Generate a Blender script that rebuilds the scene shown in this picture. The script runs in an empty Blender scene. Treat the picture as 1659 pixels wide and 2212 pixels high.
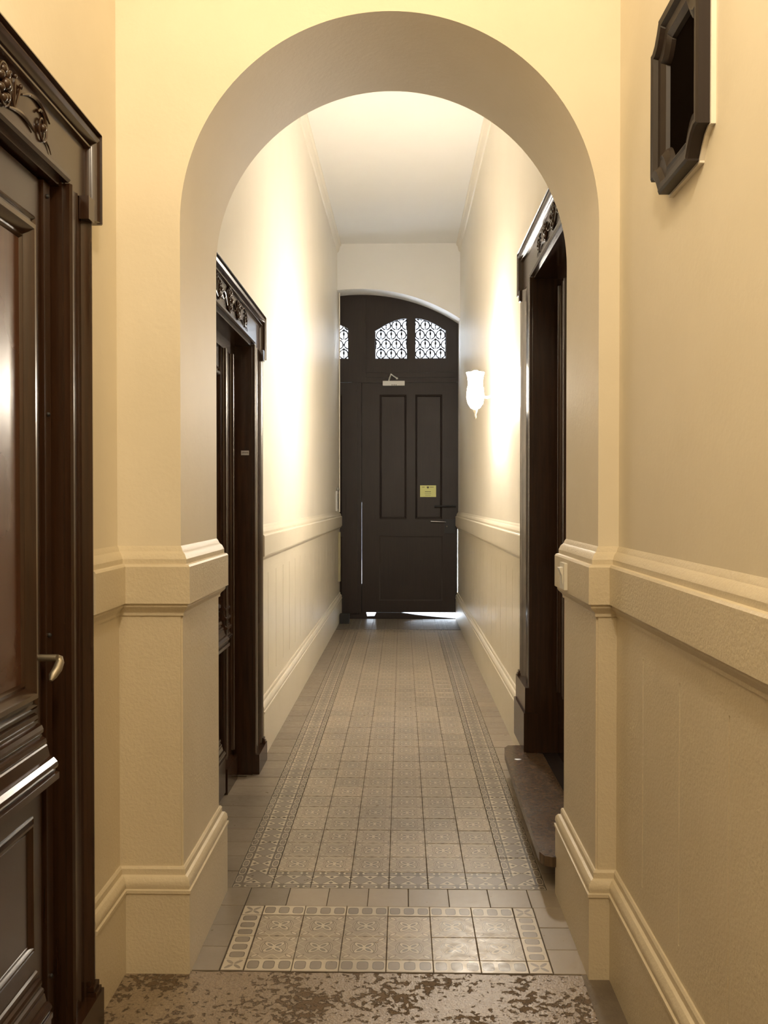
import bpy, bmesh, math, random
from mathutils import Vector, Matrix
random.seed(7)
C = bpy.context.scene.collection
S = bpy.context.scene

# ------------------------------------------------------------------ camera
F, W, HH = 1920.0, 1659.0, 2212.0
yaw, pit = math.atan(39.3 / F), math.atan(-26 / F)
cam = bpy.data.cameras.new('camera'); co = bpy.data.objects.new('camera', cam); C.objects.link(co)
co.location = (0, 0, 1.4)
co.rotation_euler = (math.pi / 2 + pit, 0, yaw)
cam.sensor_fit = 'VERTICAL'; cam.sensor_height = 36; cam.lens = 36 * F / HH
cam.clip_start = 0.02
S.camera = co
# ------------------------------------------------------------------ view
S.view_settings.view_transform = 'Standard'; S.view_settings.look = 'None'
S.view_settings.gamma = 1; S.view_settings.exposure = 1.4
S.view_settings.use_curve_mapping = False
# ------------------------------------------------------------------ world: bright overcast day outside the street door
w = bpy.data.worlds.new('daylight'); S.world = w; w.use_nodes = True
bg = w.node_tree.nodes['Background']
bg.inputs[0].default_value = (0.80, 0.89, 1.0, 1); bg.inputs[1].default_value = 14.0
# ------------------------------------------------------------------ lamps of the near hall (above and behind the photographer)
def lamp(name, loc, power, col, r, kind='POINT'):
    l = bpy.data.lights.new(name, kind); l.energy = power; l.color = col
    if kind == 'POINT': l.shadow_soft_size = r
    else: l.shape = 'DISK'; l.size = r
    o = bpy.data.objects.new(name, l); C.objects.link(o); o.location = loc
    return o
WARM = (1.0, 0.84, 0.62)
lamp('hall_lamp', (0.0, 0.50, 3.15), 29.5, WARM, 0.10)
lamp('hall_lamp', (-0.62, 1.15, 3.35), 5.0, (1.0, .88, .60), 0.08)
SCONCE_POWER = 115.0

# ------------------------------------------------------------------ node helper
class V:
    def __init__(s, nt, k): s.nt, s.k = nt, k
    def _m(s, op, *a):
        n = s.nt.nodes.new('ShaderNodeMath'); n.operation = op
        for i, v in enumerate((s,) + a):
            if isinstance(v, V): s.nt.links.new(v.k, n.inputs[i])
            else: n.inputs[i].default_value = v
        return V(s.nt, n.outputs[0])
    def __add__(s, o): return s._m('ADD', o)
    def __sub__(s, o): return s._m('SUBTRACT', o)
    def __mul__(s, o): return s._m('MULTIPLY', o)
    def __truediv__(s, o): return s._m('DIVIDE', o)
    def abs(s): return s._m('ABSOLUTE')
    def pow(s, p): return s._m('POWER', p)
    def max(s, o): return s._m('MAXIMUM', o)
    def min(s, o): return s._m('MINIMUM', o)
    def fract(s): return s._m('FRACT')
    def lt(s, o): return s._m('LESS_THAN', o)
    def gt(s, o): return s._m('GREATER_THAN', o)
    def sin(s): return s._m('SINE')
    def sqrt(s): return s._m('SQRT')
    def ramp(s, a, b, lo=0.0, hi=1.0):
        n = s.nt.nodes.new('ShaderNodeMapRange'); n.inputs[1].default_value = a; n.inputs[2].default_value = b
        n.inputs[3].default_value = lo; n.inputs[4].default_value = hi
        s.nt.links.new(s.k, n.inputs[0]); return V(s.nt, n.outputs[0])
def mix(nt, f, a, b):
    n = nt.nodes.new('ShaderNodeMix'); n.data_type = 'RGBA'
    for i, v in ((0, f), (6, a), (7, b)):
        if isinstance(v, V): nt.links.new(v.k, n.inputs[i])
        elif i == 0: n.inputs[0].default_value = v
        else: n.inputs[i].default_value = (*v, 1)
    return V(nt, n.outputs[2])
def mat(name, col=(.5, .5, .5), rough=.5, metal=0, spec=.5, coat=0, **kw):
    m = bpy.data.materials.new(name); m.use_nodes = True
    b = m.node_tree.nodes['Principled BSDF']
    b.inputs['Base Color'].default_value = (*col, 1); b.inputs['Roughness'].default_value = rough
    b.inputs['Metallic'].default_value = metal; b.inputs['Specular IOR Level'].default_value = spec
    b.inputs['Coat Weight'].default_value = coat; b.inputs['Coat Roughness'].default_value = .12
    return m
def pos(nt):
    return nt.nodes.new('ShaderNodeNewGeometry').outputs['Position']
def noise(nt, vec, scale, detail=3, stretch=None, rough=.55):
    if stretch:
        mp = nt.nodes.new('ShaderNodeMapping'); mp.inputs['Scale'].default_value = stretch
        nt.links.new(vec, mp.inputs[0]); vec = mp.outputs[0]
    n = nt.nodes.new('ShaderNodeTexNoise'); n.inputs['Scale'].default_value = scale
    n.inputs['Detail'].default_value = detail; n.inputs['Roughness'].default_value = rough
    nt.links.new(vec, n.inputs['Vector']); return V(nt, n.outputs[0])
def bump(m, h, strength, dist=.01):
    nt = m.node_tree; n = nt.nodes.new('ShaderNodeBump')
    n.inputs['Strength'].default_value = strength; n.inputs['Distance'].default_value = dist
    nt.links.new(h.k, n.inputs['Height']); nt.links.new(n.outputs[0], nt.nodes['Principled BSDF'].inputs['Normal'])
def plug(m, name, v): m.node_tree.links.new(v.k, m.node_tree.nodes['Principled BSDF'].inputs[name])

def paint(name, c1, c2, rough, b=.25, scale=90):
    m = mat(name, c1, rough); nt = m.node_tree; p = pos(nt)
    n1 = noise(nt, p, 3.5, 4)
    plug(m, 'Base Color', mix(nt, n1.ramp(.35, .65), c1, c2))
    bump(m, noise(nt, p, scale, 3) + noise(nt, p, 14, 2) * .8, b, .004)
    return m
M = {}
M['wall'] = paint('cream_gloss_paint', (.84, .785, .68), (.82, .765, .66), .42, .14, 60)
M['dado2'] = paint('pale_dado_paint', (.74, .68, .56), (.71, .65, .53), .40, .25, 110)
M['hall'] = paint('cream_eggshell_paint', (.80, .72, .57), (.77, .69, .54), .6, .14, 60)
M['dado'] = paint('beige_dado_paint', (.70, .61, .45), (.67, .58, .42), .45, .4, 110)
M['ceiling'] = paint('white_ceiling_paint', (.88, .87, .84), (.87, .86, .83), .75, .1)
M['grout'] = mat('dark_grout', (.10, .075, .052), .9)
M['white'] = mat('white_plastic', (.8, .77, .68), .3)
M['steel'] = mat('brushed_steel', (.55, .55, .55), .35, 1)
M['silver'] = mat('silver_paint', (.62, .62, .60), .45)
M['black'] = mat('black_rubber', (.012, .012, .012), .7)
M['glass'] = mat('black_glass', (.006, .004, .003), .5, spec=0.0)
M['iron'] = mat('black_wrought_iron', (.02, .02, .022), .5, .3)
M['yellow'] = mat('yellow_paper', (.78, .80, .34), .7)
M['ink'] = mat('dark_ink', (.10, .09, .07), .7)
M['pine'] = mat('yellowed_wood', (.36, .32, .19), .5)
M['pavement'] = mat('pale_pavement', (.6, .6, .6), .8)
M['facade'] = mat('grey_street_render', (.17, .175, .18), .85)
M['brass'] = mat('dull_brass', (.35, .31, .24), .45, .8)
M['cement'] = paint('brown_cement', (.20, .16, .11), (.13, .10, .07), .7, .8, 60)

def wood(name, c1, c2, rough, coat, bs=.015):
    m = mat(name, c1, rough, coat=coat, spec=.42); nt = m.node_tree; p = pos(nt)
    n1 = noise(nt, p, 10, 4, (6, 6, .35))
    plug(m, 'Base Color', mix(nt, n1.ramp(.35, .65), c1, c2))
    plug(m, 'Roughness', noise(nt, p, 5, 3).ramp(.3, .7, rough - .015, rough + .02))
    bump(m, noise(nt, p, 25, 3, (4, 4, .3)), bs, .002)
    return m
M['varnish'] = wood('dark_varnished_wood', (.040, .018, .009), (.027, .012, .006), .235, .2)
M['redpanel'] = wood('reddish_varnished_panel', (.085, .034, .018), (.062, .025, .013), .27, .25)
M['dull'] = wood('dull_dark_brown_wood', (.017, .0085, .006), (.012, .006, .0045), .5, .0)
M['tread'] = wood('worn_stair_tread', (.13, .082, .048), (.07, .044, .026), .25, .0, .25)

def emis(name, col, s):
    m = bpy.data.materials.new(name); m.use_nodes = True
    b = m.node_tree.nodes['Principled BSDF']; b.inputs['Emission Color'].default_value = (*col, 1)
    b.inputs['Emission Strength'].default_value = s; b.inputs['Base Color'].default_value = (*col, 1); return m
M['lamp'] = emis('glowing_lamp_glass', (1.0, .91, .78), SCONCE_POWER)
M['bulb'] = emis('bright_bulb', (1.0, .91, .78), SCONCE_POWER * 5)

# ---- patterned cement/stoneware tiles (UV 0..1 over each tile)
BASE, LINE, PALE, GREY, DARK = (.43, .355, .265), (.23, .18, .13), (.66, .575, .445), (.285, .238, .188), (.11, .08, .06)
def tilemat(name, fn, tint=1.0):
    m = mat(name, BASE, .3); nt = m.node_tree
    uvn = nt.nodes.new('ShaderNodeUVMap'); sep = nt.nodes.new('ShaderNodeSeparateXYZ'); nt.links.new(uvn.outputs[0], sep.inputs[0])
    u, v = V(nt, sep.outputs[0]), V(nt, sep.outputs[1])
    c = fn(nt, u, v)
    p = pos(nt); oi = nt.nodes.new('ShaderNodeObjectInfo')
    r = V(nt, oi.outputs['Random'])
    wear = noise(nt, p, 7, 5).ramp(.3, .75, 0, .30)
    c = mix(nt, wear, c, (.40, .34, .26))
    k = (r * .16 + .74) * noise(nt, p, 2.2, 3).ramp(.3, .7, .88, 1.08) * tint
    hs = nt.nodes.new('ShaderNodeHueSaturation'); nt.links.new(c.k, hs.inputs['Color']); nt.links.new(k.k, hs.inputs['Value'])
    plug(m, 'Base Color', V(nt, hs.outputs[0]))
    plug(m, 'Roughness', noise(nt, p, 30, 4).ramp(.3, .7, .27, .42))
    bump(m, noise(nt, p, 45, 3), .12, .003)
    return m
def f_main(nt, u, v):
    a = (u - .5).abs(); b = (v - .5).abs()
    al = (a + b) * .7071; ac = (a - b) * .7071
    ell = (((al - .135) / .120).pow(2) + (ac.abs() / .058).pow(2))
    c = mix(nt, 1.0, BASE, BASE)
    # lozenge lattice towards tile corners
    dia = (a + b)
    c = mix(nt, (dia - .66).abs().lt(.012), c, PALE)
    c = mix(nt, ((a - b).abs() - .30).abs().lt(.010), c, PALE)
    # lobed ring
    wob = ((al * 1.0) .pow(4) + (ac.abs() * 1.25).pow(4) + (a.max(b) * 1.05).pow(4)).pow(.25)
    c = mix(nt, (wob - .335).abs().lt(.030), c, (.19, .15, .105))
    c = mix(nt, (wob - .335).abs().lt(.010), c, PALE)
    # corner ovals
    eo = (((al - .53) / .085).pow(2) + (ac.abs() / .036).pow(2))
    c = mix(nt, eo.lt(1.9), c, LINE); c = mix(nt, eo.lt(.8), c, PALE)
    # mid-edge darts
    c = mix(nt, (a.min(b) * 1.0 + (a.max(b) - .5).abs() * 2.2).lt(.075), c, LINE)
    # flower
    c = mix(nt, ell.lt(2.3), c, (.19, .15, .105)); c = mix(nt, ell.lt(1.55), c, PALE); c = mix(nt, ell.lt(.50), c, (.22, .19, .15))
    return c
def border(nt, x, t):
    c = mix(nt, 1.0, (.15, .118, .085), (.15, .118, .085))
    s = ((x - .5) / .27).abs()
    tt = ((t * 2).fract() - .5).abs() * 2          # 0 mid-diamond .. 1 ends
    inside = s.lt(1.0)
    c = mix(nt, inside, c, PALE)
    edge = (s + tt - 1.0)
    c = mix(nt, inside * edge.abs().lt(.10), c, DARK)
    c = mix(nt, inside * edge.lt(0.0), c, GREY)
    c = mix(nt, inside * (((tt - .98).abs()) + (s - .62).abs()).lt(.24), c, DARK)
    c = mix(nt, (s - 1.03).abs().lt(.07), c, DARK)
    # chains either side: octagonal links
    xc = ((x - .5).abs() - .40) / .085
    tc = ((t * 2 + .5).fract() - .5) / .42
    lk = (xc.abs().pow(3) + tc.abs().pow(3))
    c = mix(nt, lk.lt(1.0), c, PALE); c = mix(nt, lk.lt(.45), c, (.15, .118, .085)); c = mix(nt, lk.lt(.13), c, GREY)
    return c
def f_border(nt, u, v): return border(nt, u, v)
def f_corner(nt, u, v): return border(nt, u.min(v), u.max(v))
def f_blocks(nt, u, v):
    x = ((u * 3).fract() - .5) / .37; y = (v - .5) / .33
    q = x.abs().pow(4) + y.abs().pow(4)
    c = mix(nt, q.lt(1.0), PALE, DARK); c = mix(nt, q.lt(.62), c, GREY)
    return mix(nt, (v - .5).abs().gt(.455), c, LINE)
def f_cross(nt, u, v):
    a = (u - .5).abs(); b = (v - .5).abs(); al = (a + b) * .7071; ac = ((a - b) * .7071).abs()
    e = ((al - .26) / .22).pow(2) + (ac / .085).pow(2)
    c = mix(nt, e.lt(1.0), PALE, GREY)
    return mix(nt, a.max(b).gt(.455), c, LINE)
def f_plain(nt, u, v): return mix(nt, 1.0, (.37, .305, .23), (.37, .305, .23))
M['t_main'] = tilemat('patterned_flower_tile', f_main)
M['t_border'] = tilemat('patterned_border_tile', f_border)
M['t_corner'] = tilemat('patterned_corner_tile', f_corner)
M['t_blocks'] = tilemat('patterned_block_tile', f_blocks)
M['t_cross'] = tilemat('patterned_cross_tile', f_cross)
M['t_plain'] = tilemat('plain_taupe_tile', f_plain)
M['t_side'] = tilemat('plain_dark_taupe_tile', lambda nt, u, v: mix(nt, 1.0, (.27, .22, .165), (.27, .22, .165)))
M['t_main_d'] = tilemat('dark_flower_tile', f_main, .55)  # darker-toned copies for the vestibule strip
M['t_border_d'] = tilemat('dark_border_tile', f_border, .55)
M['t_side_d'] = tilemat('dark_plain_tile', lambda nt, u, v: mix(nt, 1.0, (.26, .22, .17), (.26, .22, .17)), .6)

def stone():
    m = mat('pitted_stone', (.3, .25, .18), .35); nt = m.node_tree; p = pos(nt)
    a = noise(nt, p, 48, 7, None, .62); big = noise(nt, p, 5, 3)
    pit_ = (a + (big - .5) * .7).ramp(.535, .60)
    fine = noise(nt, p, 160, 4).ramp(.3, .7)
    top = mix(nt, fine, (.20, .145, .095), (.31, .24, .165))
    plug(m, 'Base Color', mix(nt, pit_, top, (.13, .085, .045)))
    plug(m, 'Roughness', pit_.ramp(0, 1, .27, .8))
    bump(m, (pit_ * -1.0) + fine * .12, .8, .006)
    return m
M['stone'] = stone()

# ------------------------------------------------------------------ mesh helpers
def link(name, me, parent=None, loc=None, rz=0):
    o = bpy.data.objects.new(name, me); C.objects.link(o)
    if parent: o.parent = parent
    if loc: o.location = loc
    if rz: o.rotation_euler = (0, 0, rz)
    return o
def done(bm, name, m, parent=None, smooth=35, bev=0, **kw):
    if bev:
        bmesh.ops.bevel(bm, geom=[e for e in bm.edges if len(e.link_faces) == 2 and e.calc_face_angle(0) > .6], offset=bev, segments=2, affect='EDGES', profile=.6)
    bmesh.ops.recalc_face_normals(bm, faces=bm.faces)
    me = bpy.data.meshes.new(name); bm.to_mesh(me); bm.free()
    ms = m if isinstance(m, (list, tuple)) else [m]
    for x in ms: me.materials.append(x)
    if smooth:
        me.polygons.foreach_set('use_smooth', [True] * len(me.polygons))
        me.set_sharp_from_angle(angle=math.radians(smooth))
    return link(name, me, parent, **kw)
def box(bm, x0, x1, y0, y1, z0, z1):
    v = [bm.verts.new((x, y, z)) for x in (x0, x1) for y in (y0, y1) for z in (z0, z1)]
    for f in ((0, 1, 3, 2), (4, 6, 7, 5), (0, 4, 5, 1), (2, 3, 7, 6), (0, 2, 6, 4), (1, 5, 7, 3)): bm.faces.new([v[i] for i in f])
    return v
def prism(bm, pts, z0, z1, mp=lambda a, b, c: (a, b, c)):
    lo = [bm.verts.new(mp(a, b, z0)) for a, b in pts]; hi = [bm.verts.new(mp(a, b, z1)) for a, b in pts]
    n = len(pts); bm.faces.new(lo[::-1]); bm.faces.new(hi)
    for i in range(n): bm.faces.new((lo[i], lo[(i + 1) % n], hi[(i + 1) % n], hi[i]))
def sweep(bm, path, prof, mp, closed=False, cprof=True):
    """mitred moulding: path in a plane, prof = [(offset to the left of path, height)], mp(u, v, h) -> world"""
    n = len(path); rings = []
    for i in range(n):
        p = Vector(path[i])
        d0 = d1 = None
        if closed or i > 0: d0 = (p - Vector(path[i - 1])).normalized()
        if closed or i < n - 1: d1 = (Vector(path[(i + 1) % n]) - p).normalized()
        if d0 is None: d0 = d1
        if d1 is None: d1 = d0
        n0 = Vector((-d0.y, d0.x)); n1 = Vector((-d1.y, d1.x)); mm = (n0 + n1).normalized(); k = 1 / max(.3, mm.dot(n0))
        rings.append([bm.verts.new(mp(p.x + mm.x * a * k, p.y + mm.y * a * k, h)) for a, h in prof])
    m = len(prof); rng = range(n if closed else n - 1)
    for i in rng:
        A, B = rings[i], rings[(i + 1) % n]
        for j in range(m if cprof else m - 1):
            bm.faces.new((A[j], A[(j + 1) % m], B[(j + 1) % m], B[j]))
    if not closed and cprof: bm.faces.new(rings[0][::-1]); bm.faces.new(rings[-1])
def tube(bm, pts, r, seg=6, closed=False):
    n = len(pts); P = [Vector(p) for p in pts]; rings = []
    for i in range(n):
        a = P[i - 1] if (i or closed) else P[i]; b = P[(i + 1) % n] if (i < n - 1 or closed) else P[i]
        t = (b - a).normalized(); up = Vector((1, 0, 0)) if abs(t.x) < .8 else Vector((0, 0, 1))
        s = t.cross(up).normalized(); q = t.cross(s)
        rr = r[i] if isinstance(r, (list, tuple)) else r
        rings.append([bm.verts.new(P[i] + (s * math.cos(k * math.tau / seg) + q * math.sin(k * math.tau / seg)) * rr) for k in range(seg)])
    for i in range(n if closed else n - 1):
        A, B = rings[i], rings[(i + 1) % n]
        for k in range(seg): bm.faces.new((A[k], A[(k + 1) % seg], B[(k + 1) % seg], B[k]))
    if not closed: bm.faces.new(rings[0][::-1]); bm.faces.new(rings[-1])
def lathe(bm, prof, seg=20, mp=lambda x, y, z: (x, y, z)):
    R_ = []
    for r, z in prof: R_.append([bm.verts.new(mp(max(r, 1e-4) * math.cos(k * math.tau / seg), max(r, 1e-4) * math.sin(k * math.tau / seg), z)) for k in range(seg)])
    for A, B in zip(R_, R_[1:]):
        for k in range(seg): bm.faces.new((A[k], A[(k + 1) % seg], B[(k + 1) % seg], B[k]))
    bm.faces.new(R_[0][::-1]); bm.faces.new(R_[-1])
def ball(bm, c, r, sc=(1, 1, 1)):
    bmesh.ops.create_uvsphere(bm, u_segments=10, v_segments=7, radius=r, matrix=Matrix.Translation(c) @ Matrix.Diagonal((*sc, 1)))
def tag(o, label, cat, kind=None, group=None):
    o['label'] = label; o['category'] = cat
    if kind: o['kind'] = kind
    if group: o['group'] = group
    return o
def empty(name, loc=(0, 0, 0)):
    o = bpy.data.objects.new(name, None); C.objects.link(o); o.location = loc; o.empty_display_size = .1; return o
NB = bmesh.new

# ------------------------------------------------------------------ geometry constants
XL, XR = -.845, .635                    # near hall walls
PL, PR = -.656, .575                    # reveals of the archway
Y0, Y1 = 2.62, 3.13                     # archway front and back
YF, YD = 10.2, 10.5                     # far wall face, street door plane
ZC = 4.33                               # ceiling
def xl(y): return -.777 + (y - 4.8) * .0061
def xr(y): return .673 - (y - 4.8) * .0023

# ------------------------------------------------------------------ walls
# left: near hall
def slab_wall(bm, f, sgn, a, b, ops, th=.32, notch=.2):
    """wall running along y from a to b, face x=f(y), solid on side sgn; ops = list of openings (y0, y1, ztop)"""
    def pc(y0, y1, z0, z1, d0=0, d1=notch):
        prism(bm, [(f(y0) + sgn * d0, y0), (f(y1) + sgn * d0, y1), (f(y1) + sgn * d1, y1), (f(y0) + sgn * d1, y0)], z0, z1)
    cur = a
    for (o0, o1, zt) in ops:
        if o0 > cur: pc(cur, o0, -.05, ZC + .1)
        pc(o0, o1, zt, ZC + .1); cur = o1
    if cur < b: pc(cur, b, -.05, ZC + .1)
    pc(a, b, -.05, ZC + .1, notch, th)
D1 = dict(s0=1.06, s1=2.17, zt=2.175)
D2 = dict(s0=3.26, s1=4.50, zt=2.19)
D3 = dict(s0=3.22, s1=4.47, zt=2.515)
bm = NB(); slab_wall(bm, lambda y: XL, -1, -1.6, Y0 + .02, [(D1['s0'], D1['s1'], D1['zt'])])
wl = done(bm, 'wall_left', M['hall'], smooth=0); tag(wl, 'cream painted left wall of the near hall around the big dark door', 'wall', 'structure')
bm = NB(); slab_wall(bm, xl, -1, Y1 - .02, 11.0, [(D2['s0'], D2['s1'], D2['zt'])])
wl2 = done(bm, 'wall_left', M['wall'], smooth=0); tag(wl2, 'cream painted left wall of the corridor beyond the archway', 'wall', 'structure')
bm = NB(); slab_wall(bm, lambda y: XR, 1, -1.6, Y0 + .02, [])
wr = done(bm, 'wall_right', M['hall'], smooth=0); tag(wr, 'cream painted right wall of the near hall under the small dark frame', 'wall', 'structure')
bm = NB(); slab_wall(bm, xr, 1, Y1 - .02, 11.0, [(D3['s0'], D3['s1'], D3['zt'])])
wr2 = done(bm, 'wall_right', M['wall'], smooth=0); tag(wr2, 'cream painted right wall of the corridor carrying the lit wall lamp', 'wall', 'structure')
bm = NB(); box(bm, -1.3, 1.1, -1.85, -1.6, -.05, ZC + .1)
tag(done(bm, 'wall_back', M['hall'], smooth=0), 'cream painted wall closing the hall behind the viewer', 'wall', 'structure')
# arch wall (barrel archway)
bm = NB(); cx, rz, rr = (PL + PR) / 2, 2.215, (PR - PL) / 2
ZT = ZC + .1
pts = [(PL, -.05)] + [(cx - rr * math.cos(t * math.pi / 64), rz + rr * math.sin(t * math.pi / 64)) for t in range(65)] + [(PR, -.05)]
fr = [[bm.verts.new((x, y, z)) for x, z in pts] for y in (Y0, Y1)]
tp = [[bm.verts.new((x, y, ZT)) for x, z in pts[1:-1]] for y in (Y0, Y1)]
for k in range(2):
    for i in range(64): bm.faces.new((fr[k][i + 1], fr[k][i + 2], tp[k][i + 1], tp[k][i]))
for i in range(len(pts) - 1): bm.faces.new((fr[0][i], fr[0][i + 1], fr[1][i + 1], fr[1][i]))
for xs, ia, it in ((-1.15, 0, 0), (.98, -1, -1)):
    oo = [[bm.verts.new((xs, y, z)) for z in (-.05, ZT)] for y in (Y0, Y1)]
    ii = 1 if ia == 0 else -2
    for k in range(2): bm.faces.new((oo[k][0], fr[k][ia], fr[k][ii], tp[k][it], oo[k][1]))
am = done(bm, 'wall_middle', M['hall'], smooth=20); tag(am, 'cream cross wall pierced by the deep round archway', 'wall', 'structure')
# far wall with segmental head above the street door
bm = NB(); AX, AH = -.49, 1.15; ztop = 1.4 + 455 / F * YF; zspr = 1.4 + 390 / F * YF
sag = ztop - zspr; RR = (AH * AH + sag * sag) / (2 * sag)
arc = [(AX + AH * (2 * i / 32 - 1)) for i in range(33)]
az = lambda x: ztop - RR + math.sqrt(max(0, RR * RR - (x - AX) ** 2))
lo = [[bm.verts.new((x, y, az(x))) for x in arc] for y in (YF, YD)]; hi = [[bm.verts.new((x, y, ZT)) for x in arc] for y in (YF, YD)]
for i in range(32):
    for k in range(2): bm.faces.new((lo[k][i], lo[k][i + 1], hi[k][i + 1], hi[k][i]))
    bm.faces.new((lo[0][i], lo[0][i + 1], lo[1][i + 1], lo[1][i]))
box(bm, -1.95, AX - AH, YF, YD, -.05, ZT)
box(bm, AX + AH, .9, YF, YD, -.05, ZT)
fw = done(bm, 'wall_far', M['ceiling'], smooth=20); tag(fw, 'pale end wall with a low curved head over the street door', 'wall', 'structure')
# ceiling
bm = NB(); box(bm, -1.3, 1.1, -1.8, Y0 + .1, ZC, ZC + .15)
tag(done(bm, 'ceiling', M['ceiling'], smooth=0), 'plain ceiling of the near hall, out of view above', 'ceiling', 'structure')
bm = NB(); box(bm, -2.0, 1.1, Y0 + .1, 11.0, ZC, ZC + .15)
tag(done(bm, 'ceiling', M['ceiling'], smooth=0), 'white corridor ceiling seen through the archway', 'ceiling', 'structure')
# ceiling mouldings
cp = [(0, 0), (.045, 0), (.045, -.02), (.030, -.035), (.022, -.075), (.012, -.095), (0, -.10)]
for nm, pth, sg in (('trim_1', [(xl(Y1), Y1), (xl(YF), YF)], -1), ('trim_2', [(xr(Y1), Y1), (xr(YF), YF)], 1)):
    bm = NB(); sweep(bm, pth, [(-a if sg < 0 else a, ZC + h) for a, h in cp], lambda u, v, h: (u, v, h))
    tag(done(bm, nm, M['wall'], smooth=30), 'thin cream moulding where the corridor ceiling meets the %s wall' % ('left' if sg < 0 else 'right'), 'moulding', 'structure')

# ------------------------------------------------------------------ chair rail + baseboard (structure mouldings)
RAIL = [(0, 1.058), (.010, 1.058), (.010, 1.066), (.013, 1.072), (.022, 1.080), (.026, 1.086), (.026, 1.094), (.034, 1.096), (.034, 1.204), (.030, 1.210),
        (.022, 1.212), (.022, 1.226), (.016, 1.240), (.008, 1.248), (.004, 1.258), (0, 1.264)]
BASEP = [(0, -.03), (.030, -.03), (.030, .238), (.034, .241), (.034, .250), (.028, .252), (.031, .262), (.029, .276), (.022, .286), (.014, .289), (.014, .306), (.010, .312), (0, .312)]
def runs(side):
    if side == 'L':
        return [[(XL, -1.58), (XL, D1['s0'] - .20)], [(XL, 2.335), (XL, Y0), (PL, Y0), (PL, Y1), (xl(Y1) + .004, Y1)], [(xl(4.785), 4.785), (xl(YD - .03), YD - .03)]], -1
    return [[(XR, -1.58), (XR, Y0), (PR, Y0), (PR, Y1), (xr(Y1) - .004, Y1)], [(xr(4.775), 4.775), (xr(YD - .03), YD - .03)]], 1
for side in 'LR':
    rs, sg = runs(side); word = 'left' if side == 'L' else 'right'
    zones = (['behind the viewer', 'wrapping the arch pier', 'along the corridor'] if side == 'L' else ['along the near hall and wrapping the arch pier', 'along the corridor'])
    for pth, zn in zip(rs, zones):
        DM = M['dado2'] if zn == 'along the corridor' else M['dado']
        bm = NB(); sweep(bm, pth, [(sg * a, h) for a, h in RAIL], lambda u, v, h: (u, v, h))
        tag(done(bm, 'trim_%d' % (3 if sg < 0 else 4), DM, smooth=22), 'moulded cream chair rail on the %s side %s' % (word, zn), 'chair rail', 'structure')
        bm = NB(); sweep(bm, pth, [(sg * a, h) for a, h in BASEP], lambda u, v, h: (u, v, h))
        tag(done(bm, 'baseboard_' + word, DM, smooth=28), 'tall beige baseboard with rounded top on the %s side %s' % (word, zn), 'baseboard', 'structure')
        # dado skin, with incised vertical joints
        bm = NB(); t = .0055
        for i in range(len(pth) - 1):
            a, b = Vector(pth[i]), Vector(pth[i + 1]); L = (b - a).length; d = (b - a) / L
            if L < .1 and i == len(pth) - 2: continue
            nrm = Vector((-d.y, d.x)) * sg
            long = L > .8 and abs(d.y) > .9
            grooves = []
            if long:
                g = 2.33 - .306 * 20
                while g < b.y - .12:
                    if g > a.y + .12: grooves.append(g)
                    g += .306
            ext0 = -t if i > 0 else 0; ext1 = t if i < len(pth) - 2 else 0
            def strip(s0, s1, z0, z1):
                q = [a + d * s0, a + d * s1, a + d * s1 + nrm * t, a + d * s0 + nrm * t]
                prism(bm, [(p.x, p.y) for p in q], z0, z1)
            if not grooves: strip(-ext0 if i == 0 else 0, L, .30, 1.06)
            else:
                strip(0, L, .30, .385); strip(0, L, .985, 1.06)
                c = 0
                for g in grooves:
                    gs = (g - a.y) / d.y; strip(c, gs - .004, .385, .985); c = gs + .004
                strip(c, L, .385, .985)
        o = done(bm, 'dado', DM, smooth=0)
        o.name = 'trim_%d' % (5 if sg < 0 else 6)
        tag(o, 'beige painted dado with scored vertical lines on the %s side %s' % (word, zn), 'dado', 'structure')

# ------------------------------------------------------------------ floor
T = .1417
bm = NB(); box(bm, -1.3, 1.15, -1.7, 10.6, -.08, -.006)
floor = done(bm, 'floor', M['grout'], smooth=0); tag(floor, 'tiled corridor floor running from the pitted stone sill to the street door', 'floor', 'structure')
def tile_bm(bm, x, y, sx, sy, g=.0011, uv=True, rot=0, ch=.0012, z=0.0):
    hx, hy = sx / 2 - g, sy / 2 - g
    L = bm.loops.layers.uv.verify()
    lo = [bm.verts.new((x + a * hx, y + b * hy, -.008)) for a, b in ((-1, -1), (1, -1), (1, 1), (-1, 1))]
    mi = [bm.verts.new((x + a * hx, y + b * hy, z - ch)) for a, b in ((-1, -1), (1, -1), (1, 1), (-1, 1))]
    hi = [bm.verts.new((x + a * (hx - ch), y + b * (hy - ch), z)) for a, b in ((-1, -1), (1, -1), (1, 1), (-1, 1))]
    fs = [bm.faces.new(hi)]
    for i in range(4):
        j = (i + 1) % 4
        fs.append(bm.faces.new((mi[i], mi[j], hi[j], hi[i]))); fs.append(bm.faces.new((lo[i], lo[j], mi[j], mi[i])))
    for f in fs:
        for l in f.loops:
            a, b = (l.vert.co.x - x) / sx, (l.vert.co.y - y) / sy
            for _ in range(rot): a, b = b, -a
            l[L].uv = (a + .5, b + .5)
_tm = {}
def tile_mesh(kind, sx, sy, rot=0):
    k = (kind, round(sx, 4), round(sy, 4), rot)
    if k not in _tm:
        bm = NB(); tile_bm(bm, 0, 0, sx, sy, rot=rot)
        me = bpy.data.meshes.new('floor_tile'); bm.to_mesh(me); bm.free(); me.materials.append(M[kind]); _tm[k] = me
    return _tm[k]
def tile(kind, x, y, sx=T, sy=T, rot=0):
    return link('floor_tile', tile_mesh(kind, sx, sy, rot), floor, (x + random.uniform(-.0004, .0004), y + random.uniform(-.0004, .0004), random.uniform(-.0006, .0006)), random.uniform(-.003, .003))
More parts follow.
